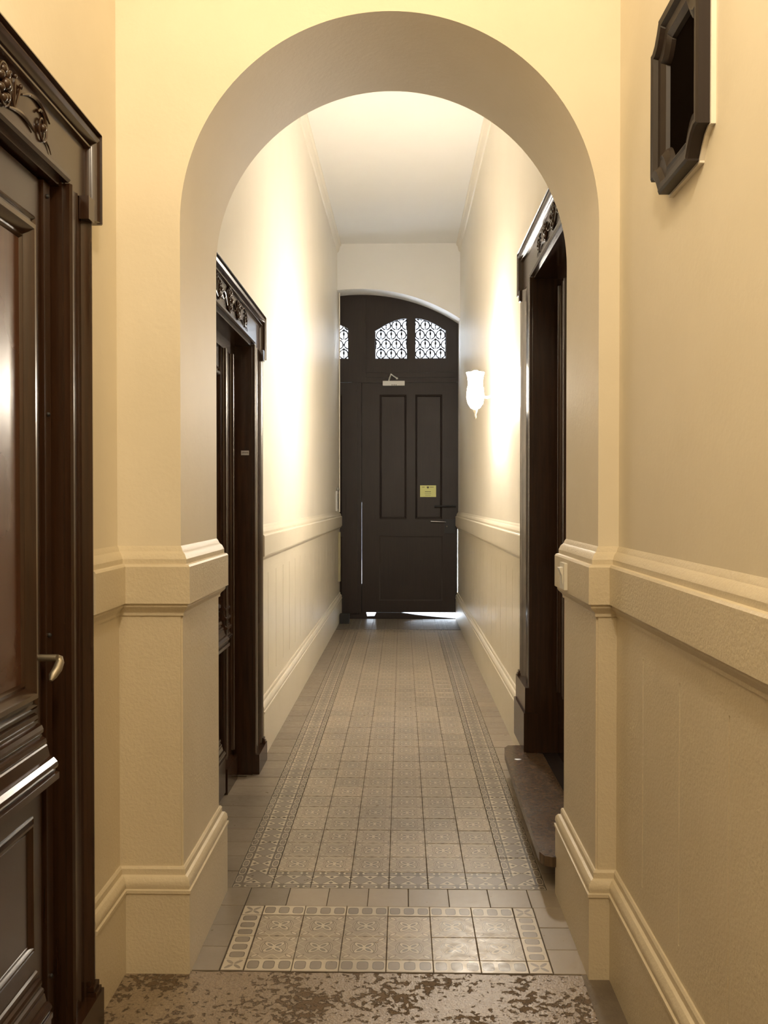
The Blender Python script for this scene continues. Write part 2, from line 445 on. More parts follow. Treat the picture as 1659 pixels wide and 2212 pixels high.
GX = -.473                                 # left edge of the flower columns
YB = 3.183                                 # front edge of the long panel
NEAR = 24
far = {}
def put(kind, x, y, sx=T, sy=T, rot=0, row=0):
    if row < NEAR: tile(kind, x, y, sx, sy, rot)
    else: far.setdefault(kind, []).append((x, y, sx, sy, rot))
for r in range(45):
    y = YB + (r + .5) * T
    for c in range(-1, 7):
        x = GX + (c + .5) * T
        edge = c in (-1, 6); end = r in (0, 44)
        if edge and end: put('t_corner', x, y, rot={(-1, 0): 0, (6, 0): 1, (6, 44): 2, (-1, 44): 3}[(c, r)], row=r)
        elif edge: put('t_border', x, y, row=r)
        elif end: put('t_border', x, y, rot=1, row=r)
        else: put('t_main', x, y, row=r)
    # plain strips against the walls
    xa, xb = GX - T, GX + 7 * T
    x0 = (xl(y) - .01 if y > 4.5 else (-.90)); x0 = -.66 if y < 3.05 else x0
    put('t_side', (x0 + xa) / 2, y, xa - x0, T * 1, row=r)
    x1 = xr(y) + .01 if y > 4.5 else .80
    put('t_plain' if r < 60 else 't_side', (x1 + xb) / 2, y, x1 - xb, T, row=r)
# plain cross row
y = YB - T / 2
for i in range(-2, 7):
    x = -.402 + (i + .5) * .1413
    tile('t_plain' if i >= 0 else 't_side', x, y, .1413, T)
tile('t_plain', .587 + .01, y, .10, T); tile('t_side', -.70, y, .03, T)
# near panel (two rows of flowers framed by half tiles)
yb = 2.617; h = T / 2
for c in range(6):
    x = GX + (c + .5) * T
    tile('t_blocks', x, yb + h / 2, T, h); tile('t_blocks', x, yb + h * 5.5, T, h)
    for r in range(2): tile('t_main', x, yb + h + (r + .5) * T)
for x in (GX - h / 2, GX + 6 * T + h / 2):
    tile('t_cross', x, yb + h / 2, h, h); tile('t_cross', x, yb + h * 5.5, h, h)
    for r in range(2): tile('t_blocks', x, yb + h + (r + .5) * T, h, T, rot=1)
xs = GX + 6 * T + h
for r in range(3): tile('t_plain', xs + .07, yb + T * (r + .5) + (0 if r < 2 else 0), .14, T if r else T)
for r in range(3): tile('t_side', -.545 - .0725, yb + T * (r + .5), .145, T)
# vestibule strip in front of the street door (same tiles, darker tone)
ye = YB + 45 * T
for r in range(6):
    y = ye + .03 + (r + .5) * T
    if y > YD - .02: break
    for c in range(-1, 7): far.setdefault('t_border_d' if c in (-1, 6) else 't_main_d', []).append((GX + (c + .5) * T, y, T, T, 0))
    far.setdefault('t_side_d', []).append((-.68, y, .14, T, 0)); far.setdefault('t_side_d', []).append((.60, y, .165, T, 0))
bm = NB(); mats = []
names = list(far)
for i, k in enumerate(names):
    n0 = len(bm.faces)
    for q in far[k]: tile_bm(bm, q[0], q[1], q[2], q[3], rot=q[4])
    bm.faces.ensure_lookup_table()
    for f in bm.faces[n0:]: f.material_index = i
ff = done(bm, 'distant_tiles', [M[k] for k in names], floor, smooth=0); ff['kind'] = 'stuff'
# stone sill slab and cement edge (worn outline)
bm = NB()
def wavy(a, b, n, amp, seed):
    rnd = random.Random(seed); out = []
    for i in range(n + 1):
        t_ = i / n; p = Vector(a).lerp(Vector(b), t_)
        out.append((p.x, p.y + rnd.uniform(-amp, amp)))
    return out
pts = wavy((.528, 2.606), (-.90, 2.604), 44, .003, 3) + [(-.90, 1.2), (.515, 1.2)]
prism(bm, pts, -.05, .002)
done(bm, 'stone_slab', M['stone'], floor, smooth=30)
bm = NB(); prism(bm, [(.5285, 2.607), (.5165, 1.2), (.70, 1.2), (.70, 2.64), (.53, 2.64)], -.05, -.002)
done(bm, 'cement_edge', M['cement'], floor, smooth=0)
bm = NB(); box(bm, -.95, .75, -1.6, 1.2, -.05, -.001)
done(bm, 'hall_paving', M['cement'], floor, smooth=0)
bm = NB(); box(bm, -.95, -.655, 2.60, 2.70, -.05, -.001)
done(bm, 'cement_edge', M['cement'], floor, smooth=0)

# ------------------------------------------------------------------ door surrounds
def carve(parent, mp, c, zc, k=1.0, m=None):
    """carved frieze: cartouche, sprays, rosettes and spiral tendrils; mp(s, z, n)"""
    bm = NB()
    def P(s, z, n=.004): return mp(c + s * k, zc + z, n)
    # centre cartouche: overlapping lobes
    for r, zz in ((.030, 0), (.022, .034), (.020, -.034)):
        for a in range(8):
            t = a * math.tau / 8
            ball(bm, P(math.cos(t) * r * .75 / k, zz + math.sin(t) * r * .9, .004), r * .42)
        ball(bm, P(0, zz, .008), r * .55)
    tube(bm, [P(math.cos(t) * .036, math.sin(t) * .058, .006) for t in [i * math.tau / 24 for i in range(24)]], .0035, closed=True)
    for sg in (-1, 1):
        # rosette medallion
        for a in range(7):
            t = a * math.tau / 7; ball(bm, P(sg * .21 + math.cos(t) * .017, math.sin(t) * .030 + .002, .004), .0105)
        ball(bm, P(sg * .21, .002, .008), .012)
        tube(bm, [P(sg * .21 + math.cos(t) * .028, .002 + math.sin(t) * .044, .005) for t in [i * math.tau / 20 for i in range(20)]], .003, closed=True)
        # stem from cartouche to medallion to end spiral
        def spiral(cs, cz, r0, turns, ph, sgn):
            out = []
            for i in range(30):
                t = i / 29; r = r0 * (1 - .82 * t); an = ph + sgn * t * turns * math.tau
                out.append(P(sg * (cs + math.cos(an) * r), cz + math.sin(an) * r * 1.25, .004 + .002 * t))
            return out
        tube(bm, [P(sg * (.04 + .14 * t), -.030 + .045 * math.sin(t * math.pi), .004) for t in [i / 10 for i in range(11)]], [.0025 + .002 * math.sin(i / 10 * math.pi) for i in range(11)], 5)
        tube(bm, [P(sg * (.04 + .15 * t), .036 - .055 * math.sin(t * math.pi * .9), .004) for t in [i / 10 for i in range(11)]], .0028, 5)
        tube(bm, [P(sg * (.235 + .13 * t), -.035 + .012 * math.sin(t * 3.1), .004) for t in [i / 8 for i in range(9)]], [.002 + .003 * math.sin(i / 8 * math.pi) for i in range(9)], 5)
        for dx, h_ in ((.245, .045), (.262, .05), (.28, .04)):
            tube(bm, [P(sg * (.262 + (dx - .262) * t * 1.6), -.03 + (h_ + .02) * t, .004) for t in [i / 6 for i in range(7)]], [.0022, .0022, .0024, .0026, .003, .004, .002], 5)
            ball(bm, P(sg * (.262 + (dx - .262) * 1.6), -.008 + h_, .005), .0055)
        tube(bm, spiral(.405, -.008, .032, 1.8, 2.4, -1), [.0036 - .0015 * i / 29 for i in range(30)], 5)
        ball(bm, P(sg * .405, -.008, .006), .010)
        tube(bm, [P(sg * (.30 + .15 * t), .02 + .024 * math.sin(t * math.pi), .004) for t in [i / 8 for i in range(9)]], [.002 + .0025 * math.sin(i / 8 * math.pi) for i in range(9)], 5)
        tube(bm, [P(sg * (.43 + .03 * t), -.03 - .012 * t * t * 1.5, .003) for t in [i / 5 for i in range(6)]], [.003 - .0004 * i for i in range(6)], 5)
    return done(bm, 'carving', m or M['varnish'], parent, smooth=50)

def surround(root, mp, s1, zt, so, ztop, ear, s0=None, soN=None, z0=0.0, pl=.10, clip=None, ctr=None, plat2=None, jd=.12, carvek=1.0):
    """architrave round an opening s0..s1 x z0..zt; so = outer edge of the far ear; clip = start of the head when the near jamb is hidden"""
    ob = so - .045                                        # outer edge of the jamb moulding below the ear
    # flat boards
    def flat(a, b, c, d, n0, n1, bm): 
        prism(bm, [(a, c), (b, c), (b, d), (a, d)], n0, n1, lambda s, z, n: mp(s, z, n))
    head0 = clip if clip is not None else soN
    bm = NB(); flat(head0 + .002, so - .03, zt + .002, ztop - .02, -.01, .018, bm)
    done(bm, 'frieze_board', M['varnish'], root, smooth=0)
    # head + ear moulding (offset inward to the path)
    hp = [(0, -.004), (0, .040), (.009, .045), (.012, .032), (.017, .031), (.021, .041), (.029, .045), (.038, .041), (.044, .033), (.047, .022), (.052, .022), (.055, .031), (.060, .031), (.064, .020), (.064, -.004)]
    path = [(so, ear), (so, ztop), (head0, ztop)]
    if clip is None: path.append((head0, ear))
    bm = NB(); sweep(bm, path, hp, mp)
    # little cap beneath the ear
    done(bm, 'head_moulding', M['varnish'], root, smooth=26)
    sides = [(s1, ob, 1)] + ([(s0, soN + .045, -1)] if clip is None else [])
    for a, b, sg in sides:
        wdt = abs(b - a); bm = NB()
        prof = [(0, -.004), (0, .030), (.010, .034), (.014, .026), (wdt * .38, .020), (wdt * .45, .024), (wdt * .50, .016), (wdt * .72, .016), (wdt * .78, .028), (wdt * .86, .036), (wdt * .92, .034), (wdt, .024), (wdt, -.004)]
        zz = z0 + (plat2 or pl)
        sweep(bm, [(a, zz), (a, zt + .0)], [(-sg * o, n) for o, n in prof], mp)
        done(bm, 'jamb_moulding', M['varnish'], root, smooth=35)
        bm = NB(); lo_, hi_ = sorted((b - sg * .022, b - sg * .062)); flat(lo_, hi_, zt - .055, zt + .004, .018, .043, bm)
        done(bm, 'bracket', M['varnish'], root, smooth=0, bev=.003)
        lo_, hi_ = sorted((a - sg * .004, b + sg * .008))
        bm = NB()
        if plat2:
            flat(lo_ - .014, hi_ + .008, z0, z0 + pl, -.012, .058, bm); flat(lo_, hi_, z0 + pl, z0 + plat2, -.004, .050, bm)
        else: flat(lo_, hi_, z0, z0 + pl, -.004, .050, bm)
        done(bm, 'plinth', M['varnish'], root, smooth=0, bev=.004)
        # moulded foot above the plinth
        bm = NB(); zf = z0 + (plat2 or pl)
        for q, (dz, nn) in enumerate(((.012, .046), (.026, .040), (.040, .030))):
            flat(hi_ - .05 if sg > 0 else lo_ + .008, hi_ - .008 if sg > 0 else lo_ + .05, zf + .014 * q, zf + dz, .0, nn, bm)
        done(bm, 'foot_moulding', M['varnish'], root, smooth=0, bev=.002)
    # bead round the opening
    bd = [(-.001, -.004), (-.001, .028), (-.007, .034), (-.016, .034), (-.022, .028), (-.024, .016), (-.024, -.004)]
    bd = [(a, n) for a, n in bd]
    pth = [(s1, zt), ((clip if clip is not None else s0), zt)]
    bm = NB(); sweep(bm, pth, [(a, n) for a, n in bd], mp)
    done(bm, 'head_bead', M['varnish'], root, smooth=40)
    # lined reveals
    bm = NB(); flat(s1 - .012, s1 + .003, z0, zt, -jd, .016, bm)
    flat((clip if clip is not None else s0), s1, zt - .012, zt + .003, -jd, .012, bm)
    if clip is None: flat(s0 - .003, s0 + .012, z0, zt, -jd, .016, bm)
    done(bm, 'reveal_lining', M['varnish'], root, smooth=0)
    c = ctr if ctr is not None else (s1 + s0) / 2
    o = carve(root, lambda s, z, n: mp(s, z, n + .018), c, (zt + .024 + ztop - .064) / 2 + .001, carvek)
    return c

def ledge(bm, mp, a, b, z0, z1, n, out):
    h = z1 - z0
    K = [(0, 0), (.03, .12), (.09, .16), (.12, .12), (.16, .13), (.19, .30), (.25, .37), (.30, .36), (.33, .30), (.36, .31), (.39, .46), (.44, .50), (.48, .47), (.50, .52),
         (.62, .60), (.66, .62), (.68, .78), (.74, .92), (.79, .97), (.83, .93), (.85, .84), (.88, .84), (.90, 1.0), (1.0, 1.0), (1.0, 0)]
    prof = [(z1 - h * q, n + out * e) for q, e in K]
    A = [bm.verts.new(mp(a, z, q)) for z, q in prof]; B = [bm.verts.new(mp(b, z, q)) for z, q in prof]
    m_ = len(prof)
    for j in range(m_): bm.faces.new((A[j], A[(j + 1) % m_], B[(j + 1) % m_], B[j]))
    bm.faces.new(A[::-1]); bm.faces.new(B)
BOL = [(0, 0), (0, .010), (.008, .016), (.014, .010), (.020, .010), (.030, .026), (.042, .028), (.052, .018), (.058, .008), (.064, .010), (.070, .004), (.074, -.006)]
def leaf(root, mp, a, b, z0, z1, n, zl0, zl1, stile=.115, red=True, bw=1.0, edge=None):
    """door leaf: slab, raised moulded panels, ledge, base; far stile edge at b"""
    lf = None
    bm = NB(); prism(bm, [(a, z0), (b, z0), (b, z1), (a, z1)], n - .045, n, mp)
    lf = done(bm, 'leaf', M['varnish'], root, smooth=0)
    pa, pb = a + stile, b - stile + .0; st = .045
    def panel(p0, p1, q0, q1, m, k=bw):
        prof = [(x * k, n - .002 + h * k) for x, h in BOL]
        bm = NB(); sweep(bm, [(p0, q0), (p1, q0), (p1, q1), (p0, q1)], prof, mp, closed=True, cprof=False)
        done(bm, 'panel_moulding', M['varnish'], lf, smooth=40)
        i = .070 * k; bm = NB(); prism(bm, [(p0 + i, q0 + i), (p1 - i, q0 + i), (p1 - i, q1 - i), (p0 + i, q1 - i)], n - .01, n + .0015 * k, mp)
        done(bm, 'panel', m, lf, smooth=0)
    e = st
    panel(a + e, b - e, zl1 + .012, z1 - .10, M['redpanel'] if red else M['varnish'])
    panel(a + e + .01, b - e - .01, z0 + .33, zl0 - .085, M['varnish'], .42)
    bm = NB(); ledge(bm, mp, a + e - .01, b - e + .005, zl0, zl1, n, .058)
    done(bm, 'ledge', M['varnish'], lf, smooth=16)
    bm = NB(); ledge(bm, mp, a + e - .01, b - e + .005, z0 + .17, z0 + .28, n, .040)
    prism(bm, [(a + e - .01, z0 + .01), (b - e + .005, z0 + .01), (b - e + .005, z0 + .17), (a + e - .01, z0 + .17)], n, n + .036, mp)
    done(bm, 'kick_board', M['varnish'], lf, smooth=16)
    return lf

# ---- door 1: near left
mp1 = lambda s, z, n: (XL + n, s, z)
d1 = empty('door_1', (XL, 1.6, 0)); tag(d1, 'tall dark varnished panelled door with carved frieze in the near left wall', 'door', 'structure')
def rp(o): return o
class Rel:  # children of empties placed away from origin keep world coordinates
    pass
def settle(root):
    inv = Matrix.Translation(-root.location)
    for ch in root.children:
        ch.matrix_parent_inverse = inv
surround(d1, mp1, D1['s1'], D1['zt'], 2.376, 2.378, 2.135, s0=D1['s0'], soN=.86, ctr=1.62)
bm = NB(); prism(bm, [(D1['s0'], 0), (2.16, 0), (2.16, 2.165), (D1['s0'], 2.165)], -.12, -.075, mp1); done(bm, 'backing', M['varnish'], d1, smooth=0)
lf = leaf(d1, mp1, 1.10, 2.088, .02, 2.155, -.012, .752, .905)
bm = NB(); prism(bm, [(2.096, .01), (2.134, .01), (2.134, 2.158), (2.096, 2.158)], -.06, -.004, mp1)
strip_ = done(bm, 'cover_strip', M['varnish'], d1, smooth=0, bev=.003)
bm = NB(); prism(bm, [(2.134, .01), (2.160, .01), (2.160, 2.164), (2.134, 2.164)], -.06, -.03, mp1); done(bm, 'rebate', M['varnish'], d1, smooth=0)
for z_ in (.25, 1.075, 1.605, 2.125):
    bm = NB(); ball(bm, mp1(2.116, z_, -.003), .0055); done(bm, 'screw', M['iron'], strip_, smooth=50)
bm = NB(); sweepz = [mp1(2.062, 1.030, -.012), mp1(2.062, 1.030, .012), mp1(2.062, 1.030, .036)]
tube(bm, sweepz, .008, 10)
hd = done(bm, 'handle', M['brass'], lf, smooth=40)
bm = NB()
tube(bm, [mp1(2.062 - .0 * i, 1.030, .036) for i in (0,)] + [mp1(2.062 + .004, 1.028, .040), mp1(2.062 + .0, 1.020, .043), mp1(2.062 - .012, 1.006, .042), mp1(2.062 - .028, .994, .038), mp1(2.062 - .038, .984, .036)], [.0085, .009, .010, .011, .010, .004], 10)
done(bm, 'lever', M['brass'], hd, smooth=50)
bm = NB(); prism(bm, [(1.20, -.0), (2.0, 0), (2.0, .02), (1.2, .02)], -.06, .0, mp1); done(bm, 'threshold', M['varnish'], d1, smooth=0)

# ---- door 2: left side of the corridor
X2 = -.778
mp2 = lambda s, z, n: (X2 + n, s, z)
d2 = empty('door_2', (X2, 3.9, 0)); tag(d2, 'recessed dark door with carved frieze on the left of the corridor', 'door', 'structure')
surround(d2, mp2, D2['s1'] + .005, D2['zt'], 4.805, 2.39, 2.155, clip=3.145, ctr=3.88, jd=.09)
leaf(d2, mp2, 3.28, 4.17, .02, 2.12, -.085, .72, .86)
bm = NB()
prism(bm, [(4.18, .0), (4.44, 0), (4.44, 2.17), (4.18, 2.17)], -.14, -.075, mp2)
pst = done(bm, 'door_post', M['varnish'], d2, smooth=0)
bm = NB()
for s_, r_ in ((4.215, .016), (4.26, .010), (4.39, .018)): tube(bm, [mp2(s_, .16, -.072), mp2(s_, 2.12, -.072)], r_, 10)
done(bm, 'post_beads', M['varnish'], pst, smooth=60)
bm = NB(); prism(bm, [(4.185, 0), (4.44, 0), (4.44, .12), (4.185, .12)], -.075, -.050, mp2); done(bm, 'post_plinth', M['varnish'], pst, smooth=0, bev=.003)
bm = NB()
for q in range(4): ledge(bm, mp2, 4.19, 4.30, .74 + q * .045, .775 + q * .045, -.075, .03 - .004 * q)
done(bm, 'post_ledge', M['varnish'], pst, smooth=30)
bm = NB(); prism(bm, [(3.2, 2.12), (4.49, 2.12), (4.49, 2.18), (3.2, 2.18)], -.14, -.070, mp2); done(bm, 'transom', M['varnish'], d2, smooth=0)
bm = NB(); prism(bm, [(3.2, 0), (4.49, 0), (4.49, .012), (3.2, .012)], -.14, -.075, mp2); done(bm, 'threshold', M['varnish'], d2, smooth=0)
# small name plate fixed on the reveal
bm = NB(); yj = D2['s1'] + .005 - .012; box(bm, -.816, -.776, yj - .0035, yj + .001, 1.627, 1.650)
npl = done(bm, 'name_plate', M['steel'], d2, smooth=0); npl['label'] = 'small engraved metal name plate'
bm = NB()
for q in range(7): box(bm, -.812 + q * .005, -.809 + q * .005, yj - .0042, yj - .0030, 1.636, 1.641 + (q % 3) * .001)
done(bm, 'engraving', M['ink'], npl, smooth=0)

# ---- door 3: right side of the corridor, raised on a step
X3 = .668
mp3 = lambda s, z, n: (X3 - n, s, z)
d3 = empty('door_3', (X3, 3.9, 0)); tag(d3, 'raised dark recessed door with carved frieze on the right of the corridor', 'door', 'structure')
surround(d3, mp3, D3['s1'] + .005, D3['zt'], 4.875, 2.742, 2.505, clip=3.145, ctr=3.83, z0=.130, pl=.20, plat2=.325, jd=.125)
leaf(d3, mp3, 3.26, 4.20, .14, 2.46, -.125, 1.08, 1.22, red=False)
bm = NB(); prism(bm, [(4.21, .1), (4.45, .1), (4.45, 2.50), (4.21, 2.50)], -.19, -.112, mp3); pst = done(bm, 'door_post', M['varnish'], d3, smooth=0)
bm = NB()
for s_, r_ in ((4.245, .016), (4.30, .010), (4.40, .018)): tube(bm, [mp3(s_, .45, -.112), mp3(s_, 2.45, -.112)], r_, 10)
done(bm, 'post_beads', M['varnish'], pst, smooth=60)
bm = NB(); prism(bm, [(3.2, 2.46), (4.46, 2.46), (4.46, 2.51), (3.2, 2.51)], -.19, -.105, mp3); done(bm, 'transom', M['varnish'], d3, smooth=0)
bm = NB(); prism(bm, [(3.21, 0), (4.47, 0), (4.47, .128), (3.21, .128)], -.19, .02, mp3); done(bm, 'threshold', M['dull'], d3, smooth=0)
# ---- step in front of door 3
st = empty('door_step', (.60, 3.95, 0)); tag(st, 'worn wooden step with rounded nosing below the raised right-hand door', 'step')
bm = NB()
pts = [(.70, 3.142), (.53, 3.140), (.506, 3.152), (.493, 3.19), (.500, 3.8), (.514, 4.45), (.522, 4.53), (.545, 4.575), (.618, 4.58), (.620, 4.44), (.70, 4.43)]
prism(bm, pts, .100, .136)
done(bm, 'tread', M['tread'], st, smooth=0, bev=.008)
bm = NB(); box(bm, .600, .625, 3.15, 4.56, 0, .101); done(bm, 'riser', M['dull'], st, smooth=0)
bm = NB(); ball(bm, (.565, 4.33, .136), .014, (1.3, 1, .12)); done(bm, 'nail_plate', M['steel'], st, smooth=60)

# ---- door 4: street door at the end
k = YD / F
def fx(px): return (px - 868.8) * k
def fz(py): return 1.4 + (1080 - py) * k
mp4 = lambda s, z, n: (s, YD - n, z)
d4 = empty('door_4', (AX, YD, 0)); tag(d4, 'dark brown double street door with iron tracery lights at the corridor end', 'door', 'structure')
def rect(bm, a, b, c, d, n0, n1, mp=mp4): prism(bm, [(a, c), (b, c), (b, d), (a, d)], n0, n1, mp)
zw0 = fz(775); xR = .652
# fixed head board with three pierced lights, each with a curved top
wins = [(fx(810), fx(880), fz(716), fz(689)), (fx(896), fx(963), fz(689), fz(716)), (fx(755) - .383, fx(755), fz(690), fz(712))]
zt4 = 4.15; bm = NB()
zh0 = fz(826)
xsL = AX - AH - .05
order = sorted(wins)
cur = xsL
def topz(wd, t):  # convex curve between the two shoulder heights
    z_a, z_b = wd[2], wd[3]; q = t if z_b > z_a else 1 - t
    return min(z_a, z_b) + abs(z_b - z_a) * math.sin(q * math.pi / 2)
for wd in order:
    rect(bm, cur, wd[0], zh0, zt4, -.06, 0); rect(bm, wd[0], wd[1], zh0, zw0, -.06, 0)
    for i in range(14):
        t0, t1 = i / 14, (i + 1) / 14; xa, xb = wd[0] + (wd[1] - wd[0]) * t0, wd[0] + (wd[1] - wd[0]) * t1
        prism(bm, [(xa, topz(wd, t0)), (xb, topz(wd, t1)), (xb, zt4), (xa, zt4)], -.06, 0, mp4)
    cur = wd[1]
rect(bm, cur, AX + AH + .1, zh0, zt4, -.06, 0)
done(bm, 'head_board', M['dull'], d4, smooth=0)
bm = NB()
for py in (805, 816): rect(bm, fx(790), fx(985), fz(py), fz(py) + .012, -.002, .008)
rect(bm, fx(760), fx(985), zh0 - .005, zh0 + .02, -.002, .018)
done(bm, 'transom_moulding', M['dull'], d4, smooth=0, bev=.003)
bm = NB(); rect(bm, fx(748), fx(780.9), .06, zh0 - .01, -.004, .022); rect(bm, fx(758), fx(772), .06, zh0 - .01, .02, .034); rect(bm, fx(752), fx(790), zh0, fz(645), -.004, .016)
rect(bm, fx(776), fx(786), fz(1085), zh0, -.062, -.056); rect(bm, fx(776), fx(786), -.03, fz(1262), -.062, -.056)
done(bm, 'meeting_post', M['dull'], d4, smooth=0, bev=.006)
def tracery(wd, name):
    bm = NB(); cw, rh = .1215, .122; a, b = wd[0], wd[1]; zmax = max(wd[2], wd[3]) + .02
    r = 0; z = zw0 + .058
    while z < zmax + .03:
        n = 3 if r % 2 == 0 else 4
        x0 = (a + b) / 2 - (n - 1) / 2 * cw
        for i in range(n):
            x = x0 + i * cw
            if x < a - .02 or x > b + .02: pass
            def Q(dx, dz): return (min(max(x + dx, a - .01), b + .01), YD + .045, z + dz)
            hw = .052
            # inverted heart: open oval whose feet curl inward
            p = []
            for q in range(19):
                t = -math.pi * .62 + q / 18 * math.pi * 1.24
                p.append(Q(math.sin(t) * hw, math.cos(t) * .058 - .004))
            tube(bm, p, .0085, 5)
            for sg in (-1, 1):
                tube(bm, [Q(sg * (.048 - .034 * math.sin(q / 6 * 2.2)), -.026 - .026 * math.sin(q / 6 * math.pi * .75)) for q in range(7)], .008, 5)
                ball(bm, Q(sg * .017, -.044), .0085, (1, .5, 1))
            ball(bm, Q(0, .014), .016, (.9, .5, 1.4)); ball(bm, Q(0, -.026), .009, (1, .5, .8))
            tube(bm, [Q(0, .054), Q(0, -.055)], .006, 5)
            ball(bm, Q(cw / 2, .0), .010, (1, .5, 1)); ball(bm, Q(0, .064), .012, (1.2, .5, .8))
        z += rh * .92; r += 1
    for pp in ([(a, zw0), (b, zw0)], [(a, zw0), (a, wd[2])], [(b, zw0), (b, wd[3])]):
        tube(bm, [(q[0], YD + .045, q[1]) for q in pp], .009, 6)
    # clip anything above the curved head: pull it down behind the board
    return done(bm, name, M['iron'], d4, smooth=60)
for wd in wins: tracery(wd, 'tracery')
# right-hand leaf (the working wicket)
zl, zr_ = .07, .07
xa = fx(781) + .003
P1, P2 = (fx(819), fx(879)), (fx(896), fx(956)); pz0, pz1 = fz(1122), fz(852)
L0 = (fx(819), fx(956)); lz0, lz1 = fz(1298), fz(1158)
def grid_plate(bm, xs, zs, holes, n0, n1):
    for i in range(len(xs) - 1):
        for j in range(len(zs) - 1):
            if (i, j) in holes: continue
            rect(bm, xs[i], xs[i + 1], zs[j], zs[j + 1], n0, n1)
bm = NB(); xs_ = [xa, P1[0], P1[1], P2[0], P2[1], xR]; zs_ = [zl, lz0, lz1, pz0, pz1, zh0 - .004]
grid_plate(bm, xs_, zs_, {(1, 1), (2, 1), (3, 1), (1, 3), (3, 3)}, -.055, 0)
lf4 = done(bm, 'leaf', M['dull'], d4, smooth=0)
pf = [(0, .004), (.006, .004), (.012, -.004), (.022, -.008), (.026, -.016), (.030, -.022)]
for a, b, c_, e_ in ((*P1, pz0, pz1), (*P2, pz0, pz1), (*L0, lz0, lz1)):
    bm = NB(); sweep(bm, [(a, c_), (b, c_), (b, e_), (a, e_)], pf if c_ > 1 else [(0, 0), (.02, -.004), (.024, -.003)], mp4, closed=True, cprof=False); done(bm, 'panel_moulding', M['dull'], lf4, smooth=30)
    bm = NB(); rect(bm, a, b, c_, e_, -.04, -.020 if c_ > 1 else -.0035); done(bm, 'panel', M['dull'], lf4, smooth=0)
bm = NB(); rect(bm, xR, .672, 1.16, zh0, -.055, -.01); rect(bm, xR - .002, .672, .0, .16, -.055, -.01)
done(bm, 'edge_strip', M['dull'], d4, smooth=0)
# left-hand leaf (mostly hidden behind the corridor wall)
bm = NB(); xl4 = xsL
ox = 2 * AX
Q1, Q2 = (ox - P2[1], ox - P2[0]), (ox - P1[1], ox - P1[0])
xs_ = [xl4, Q1[0], Q1[1], Q2[0], Q2[1], xa - .003]
grid_plate(bm, xs_, zs_, {(1, 1), (2, 1), (3, 1), (1, 3), (3, 3)}, -.055, 0)
rect(bm, xl4, xa - .006, -.02, zl, -.055, 0)
lf5 = done(bm, 'leaf', M['dull'], d4, smooth=0)
for a, b, c_, e_ in ((*Q1, pz0, pz1), (*Q2, pz0, pz1), (Q1[0], Q2[1], lz0, lz1)):
    bm = NB(); sweep(bm, [(a, c_), (b, c_), (b, e_), (a, e_)], pf, mp4, closed=True, cprof=False); done(bm, 'panel_moulding', M['dull'], lf5, smooth=30)
    bm = NB(); rect(bm, a, b, c_, e_, -.04, -.020); done(bm, 'panel', M['dull'], lf5, smooth=0)
# worn sill: dips at two places so that daylight shows under the leaf
bm = NB()
zs4 = [(fx(770), .072), (fx(791), .072), (fx(793), .022), (fx(809), .026), (fx(812), .066), (fx(850), .066), (fx(866), .066), (fx(900), .040), (fx(940), .018), (fx(980), .0), (.68, .0)]
prism(bm, [(fx(770), -.03)] + zs4 + [(.68, -.03)], -.058, -.002, mp4); done(bm, 'sill', M['dull'], d4, smooth=0)
# furniture
bm = NB(); tube(bm, [(fx(938), YD - .045, fz(1094)), (fx(984), YD - .045, fz(1093))], .009, 8)
for px in (942, 980): tube(bm, [(fx(px), YD + .0, fz(1094)), (fx(px), YD - .047, fz(1094))], .007, 8)
hn = done(bm, 'pull_handle', M['iron'], lf4, smooth=50)
bm = NB(); box(bm, fx(960), fx(983), YD - .02, YD, fz(1152), fz(1122)); done(bm, 'lock_case', M['iron'], lf4, smooth=0, bev=.004)
bm = NB(); tube(bm, [(fx(962), YD, fz(1127)), (fx(962), YD - .05, fz(1127)), (fx(955), YD - .056, fz(1127)), (fx(930), YD - .056, fz(1126))], .007, 8)
done(bm, 'lever', M['steel'], lf4, smooth=50)
bm = NB(); ball(bm, (fx(965), YD - .022, fz(1137)), .008); done(bm, 'key_knob', M['brass'], lf4, smooth=50)
# door closer with its arm
dc = empty('door_closer', (fx(850), YD, fz(829))); tag(dc, 'silver door closer with bent arm at the top of the street door', 'door closer')
bm = NB(); box(bm, fx(827), fx(874), YD - .05, YD - .001, fz(834.5), fz(824.5)); c1 = done(bm, 'body', M['silver'], dc, smooth=0, bev=.004)
bm = NB()
for px in (847, 851.5, 855.5): ball(bm, (fx(px), YD - .051, fz(833)), .006, (1, .4, 1))
done(bm, 'screw', M['ink'], c1, smooth=50)
bm = NB(); tube(bm, [(fx(840), YD - .03, fz(824)), (fx(841.5), YD - .05, fz(819)), (fx(845), YD - .12, fz(812))], .009, 8)
tube(bm, [(fx(845), YD - .12, fz(812)), (fx(850), YD - .08, fz(815)), (fx(858), YD - .012, fz(818))], .007, 8)
box(bm, fx(855), fx(859.5), YD - .03, YD - .001, fz(820), fz(817))
done(bm, 'arm', M['silver'], dc, smooth=40)
